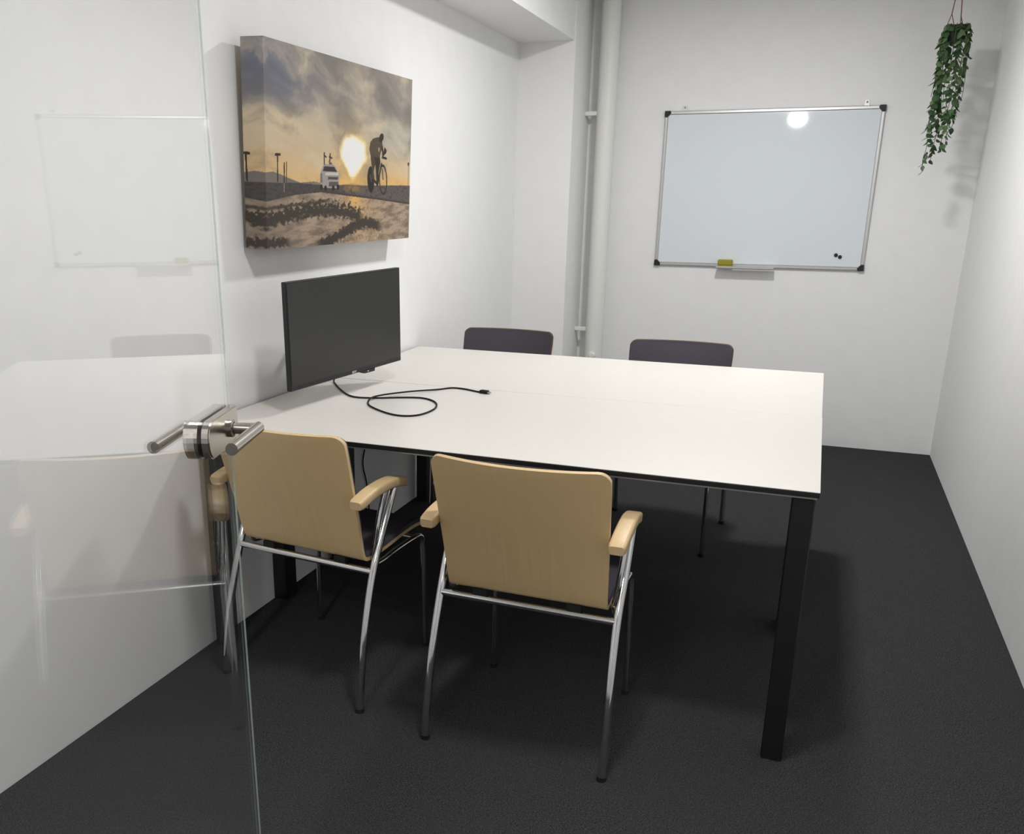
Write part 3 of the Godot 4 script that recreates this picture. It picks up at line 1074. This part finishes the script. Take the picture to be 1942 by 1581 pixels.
func build_plant() -> void:
	var rng := RandomNumberGenerator.new()
	rng.seed = 2024
	var c := Vector3(2.237, 2.19, -3.30)
	var t := thing("hanging_plant", "trailing green ivy plant hanging from the ceiling in the corner", "plant", c)
	var st := tool_new()
	lathe(st, [Vector2(0.0005, 0.0), Vector2(0.040, 0.0), Vector2(0.054, 0.072), Vector2(0.050, 0.072), Vector2(0.046, 0.050), Vector2(0.0005, 0.050)], Vector3.ZERO, 24)
	part("pot", st, M.pot, t)
	# hanger: two split cords that meet at a ceiling hook
	var hook := Vector3(-0.016, CEIL - c.y - 0.035, 0.0)
	var pairs := [[Vector3(-0.050, 0.070, 0.012), Vector3(-0.022, 0.070, 0.046), Vector3(-0.036, 0.125, 0.018)], [Vector3(0.006, 0.070, 0.051), Vector3(0.028, 0.070, -0.042), Vector3(0.006, 0.115, 0.012)]]
	for q in pairs:
		st = tool_new()
		tube(st, [q[0], q[2]], 0.0022, 6)
		tube(st, [q[1], q[2]], 0.0022, 6)
		tube(st, [q[2], (q[2] as Vector3).lerp(hook, 0.5) + Vector3(0, 0, 0.002), hook], 0.0028, 6)
		part("hanger_cord", st, M.cord, t)
	st = tool_new()
	tube(st, smooth_path([hook + Vector3(-0.008, 0.006, 0), hook + Vector3(0, -0.003, 0), hook + Vector3(0.009, 0.006, 0), hook + Vector3(0.004, 0.018, 0), hook + Vector3(0, 0.0345, 0)], 4), 0.002, 8)
	part("ceiling_hook", st, M.steel, t)
	# vines: from the rim outwards, then down; a few long ones on the left
	var leaves := [leaf_mesh(0.0155, 0.044), leaf_mesh(0.0175, 0.049), leaf_mesh(0.012, 0.036)]
	var count := 0
	var lengths := [0.61, 0.56, 0.50, 0.47, 0.52, 0.42, 0.40, 0.44, 0.36, 0.33, 0.46, 0.30, 0.38, 0.26, 0.22, 0.34, 0.18, 0.14]
	for i in lengths.size():
		var ang := PI * 0.62 + TAU * i * 0.381966
		if i == 0:
			ang = PI * 0.8
		var dir := Vector3(cos(ang), 0, sin(ang))
		var ln: float = lengths[i]
		var pts := [dir * 0.030 + Vector3(0, 0.060, 0), dir * 0.052 + Vector3(0, 0.078, 0), dir * 0.062 + Vector3(0, 0.040, 0)]
		var p := dir * 0.064
		var steps := int(ln / 0.05)
		for k in steps:
			pts.append(p)
			var f := float(k) / maxf(1.0, steps)
			p += Vector3(rng.randf_range(-0.009, 0.009) - (0.0022 if i == 0 else 0.0016) - dir.x * 0.0022, -0.05, rng.randf_range(-0.007, 0.007) - dir.z * 0.003)
		pts.append(p)
		var path := smooth_path(pts, 4)
		st = tool_new()
		tube(st, path, 0.0014, 5)
		part("vine", st, M.stem, t)
		var side := 1.0
		for j in range(3, path.size()):
			if count >= 296:
				break
			if rng.randf() < (0.24 if j < path.size() * 0.72 else 0.34):
				continue
			var lf := MeshInstance3D.new()
			lf.name = "leaf"
			lf.mesh = leaves[rng.randi() % 3]
			lf.material_override = M.leaf[[0, 0, 1, 1, 2, 3][rng.randi() % 6]]
			side = -side
			var b := Basis(Vector3.UP, ang * -1.0 + PI / 2 + side * rng.randf_range(0.2, 1.3))
			b = b * Basis(Vector3.RIGHT, rng.randf_range(-0.75, -0.05)) * Basis(Vector3(0, 0, 1), side * rng.randf_range(0.1, 0.8))
			var sc := rng.randf_range(0.75, 1.1) * (1.0 if j < path.size() * 0.8 else 0.8)
			lf.transform = Transform3D(b.scaled(Vector3.ONE * sc), path[j] + Vector3(rng.randf_range(-0.006, 0.006), 0, rng.randf_range(-0.004, 0.006)))
			t.add_child(lf, true)
			count += 1


# ---------------------------------------------------------------- cables and post
func build_cables() -> void:
	var y := TABLE_H + 0.0034
	var xz := [[0.152, -0.662], [0.228, -0.579], [0.284, -0.553], [0.356, -0.574], [0.421, -0.611], [0.493, -0.632], [0.551, -0.599], [0.588, -0.539], [0.603, -0.465], [0.591, -0.383], [0.549, -0.349], [0.486, -0.364], [0.396, -0.43], [0.354, -0.486], [0.343, -0.539], [0.362, -0.606], [0.425, -0.694], [0.487, -0.795], [0.525, -0.844], [0.573, -0.843], [0.635, -0.816]]
	var pts := [Vector3(0.110, 0.860, -0.800), Vector3(0.070, 0.800, -0.815), Vector3(0.058, y + 0.004, -0.790), Vector3(0.090, y, -0.742)]
	for i in xz.size():
		var h := 0.0
		if i == 14 or i == 15 or i == 16:
			h = 0.0065    # crosses over itself
		pts.append(Vector3(xz[i][0], y + h, xz[i][1]))
	var t := thing("video_cable", "black cable looped on the table from monitor to silver plug", "cable")
	var st := tool_new()
	tube(st, smooth_path(pts, 6), 0.0031, 8)
	part("wire", st, M.rubber, t)
	var a := Vector3(0.635, y, -0.816)
	var d := Vector3(0.054, 0, 0.012).normalized()
	var xf := Transform3D(Basis(d, Vector3.UP, d.cross(Vector3.UP)), a)
	st = tool_new()
	sweep(st, [a + Vector3(0, 0, 0), a + d * 0.016], circle(0.0033, 10))
	bx(st, Vector3(0.014, -0.0032, -0.010), Vector3(0.046, 0.0085, 0.010), 0.002, xf)
	var plug := part("plug", st, M.rubber, t)
	st = tool_new()
	bx(st, Vector3(0.0461, 0.0, -0.007), Vector3(0.057, 0.005, 0.007), 0.0008, xf)
	part("connector", st, M.steel, plug)
	t = thing("power_cable", "thin black cable hanging down the wall under the table", "cable")
	st = tool_new()
	tube(st, smooth_path([Vector3(XL + 0.006, 0.80, -1.17), Vector3(XL + 0.006, 0.60, -1.185), Vector3(XL + 0.006, 0.42, -1.18), Vector3(XL + 0.006, 0.33, -1.152), Vector3(XL + 0.006, 0.22, -1.188), Vector3(XL + 0.010, 0.06, -1.20), Vector3(XL + 0.02, 0.004, -1.17)], 6), 0.003, 8)
	part("wire", st, M.rubber, t)
	t = thing("cable_duct", "black upright duct under the table against the left wall", "duct", Vector3(0.012, 0, -0.445))
	st = tool_new()
	bx(st, Vector3(-0.0275, 0.0, -0.038), Vector3(0.0275, 0.70, 0.038), 0.003)
	part("duct_body", st, M.black_steel, t)
	st = tool_new()
	bx(st, Vector3(0.0276, 0.005, -0.030), Vector3(0.030, 0.695, 0.030), 0.001)
	part("duct_cover", st, M.black_steel, t)
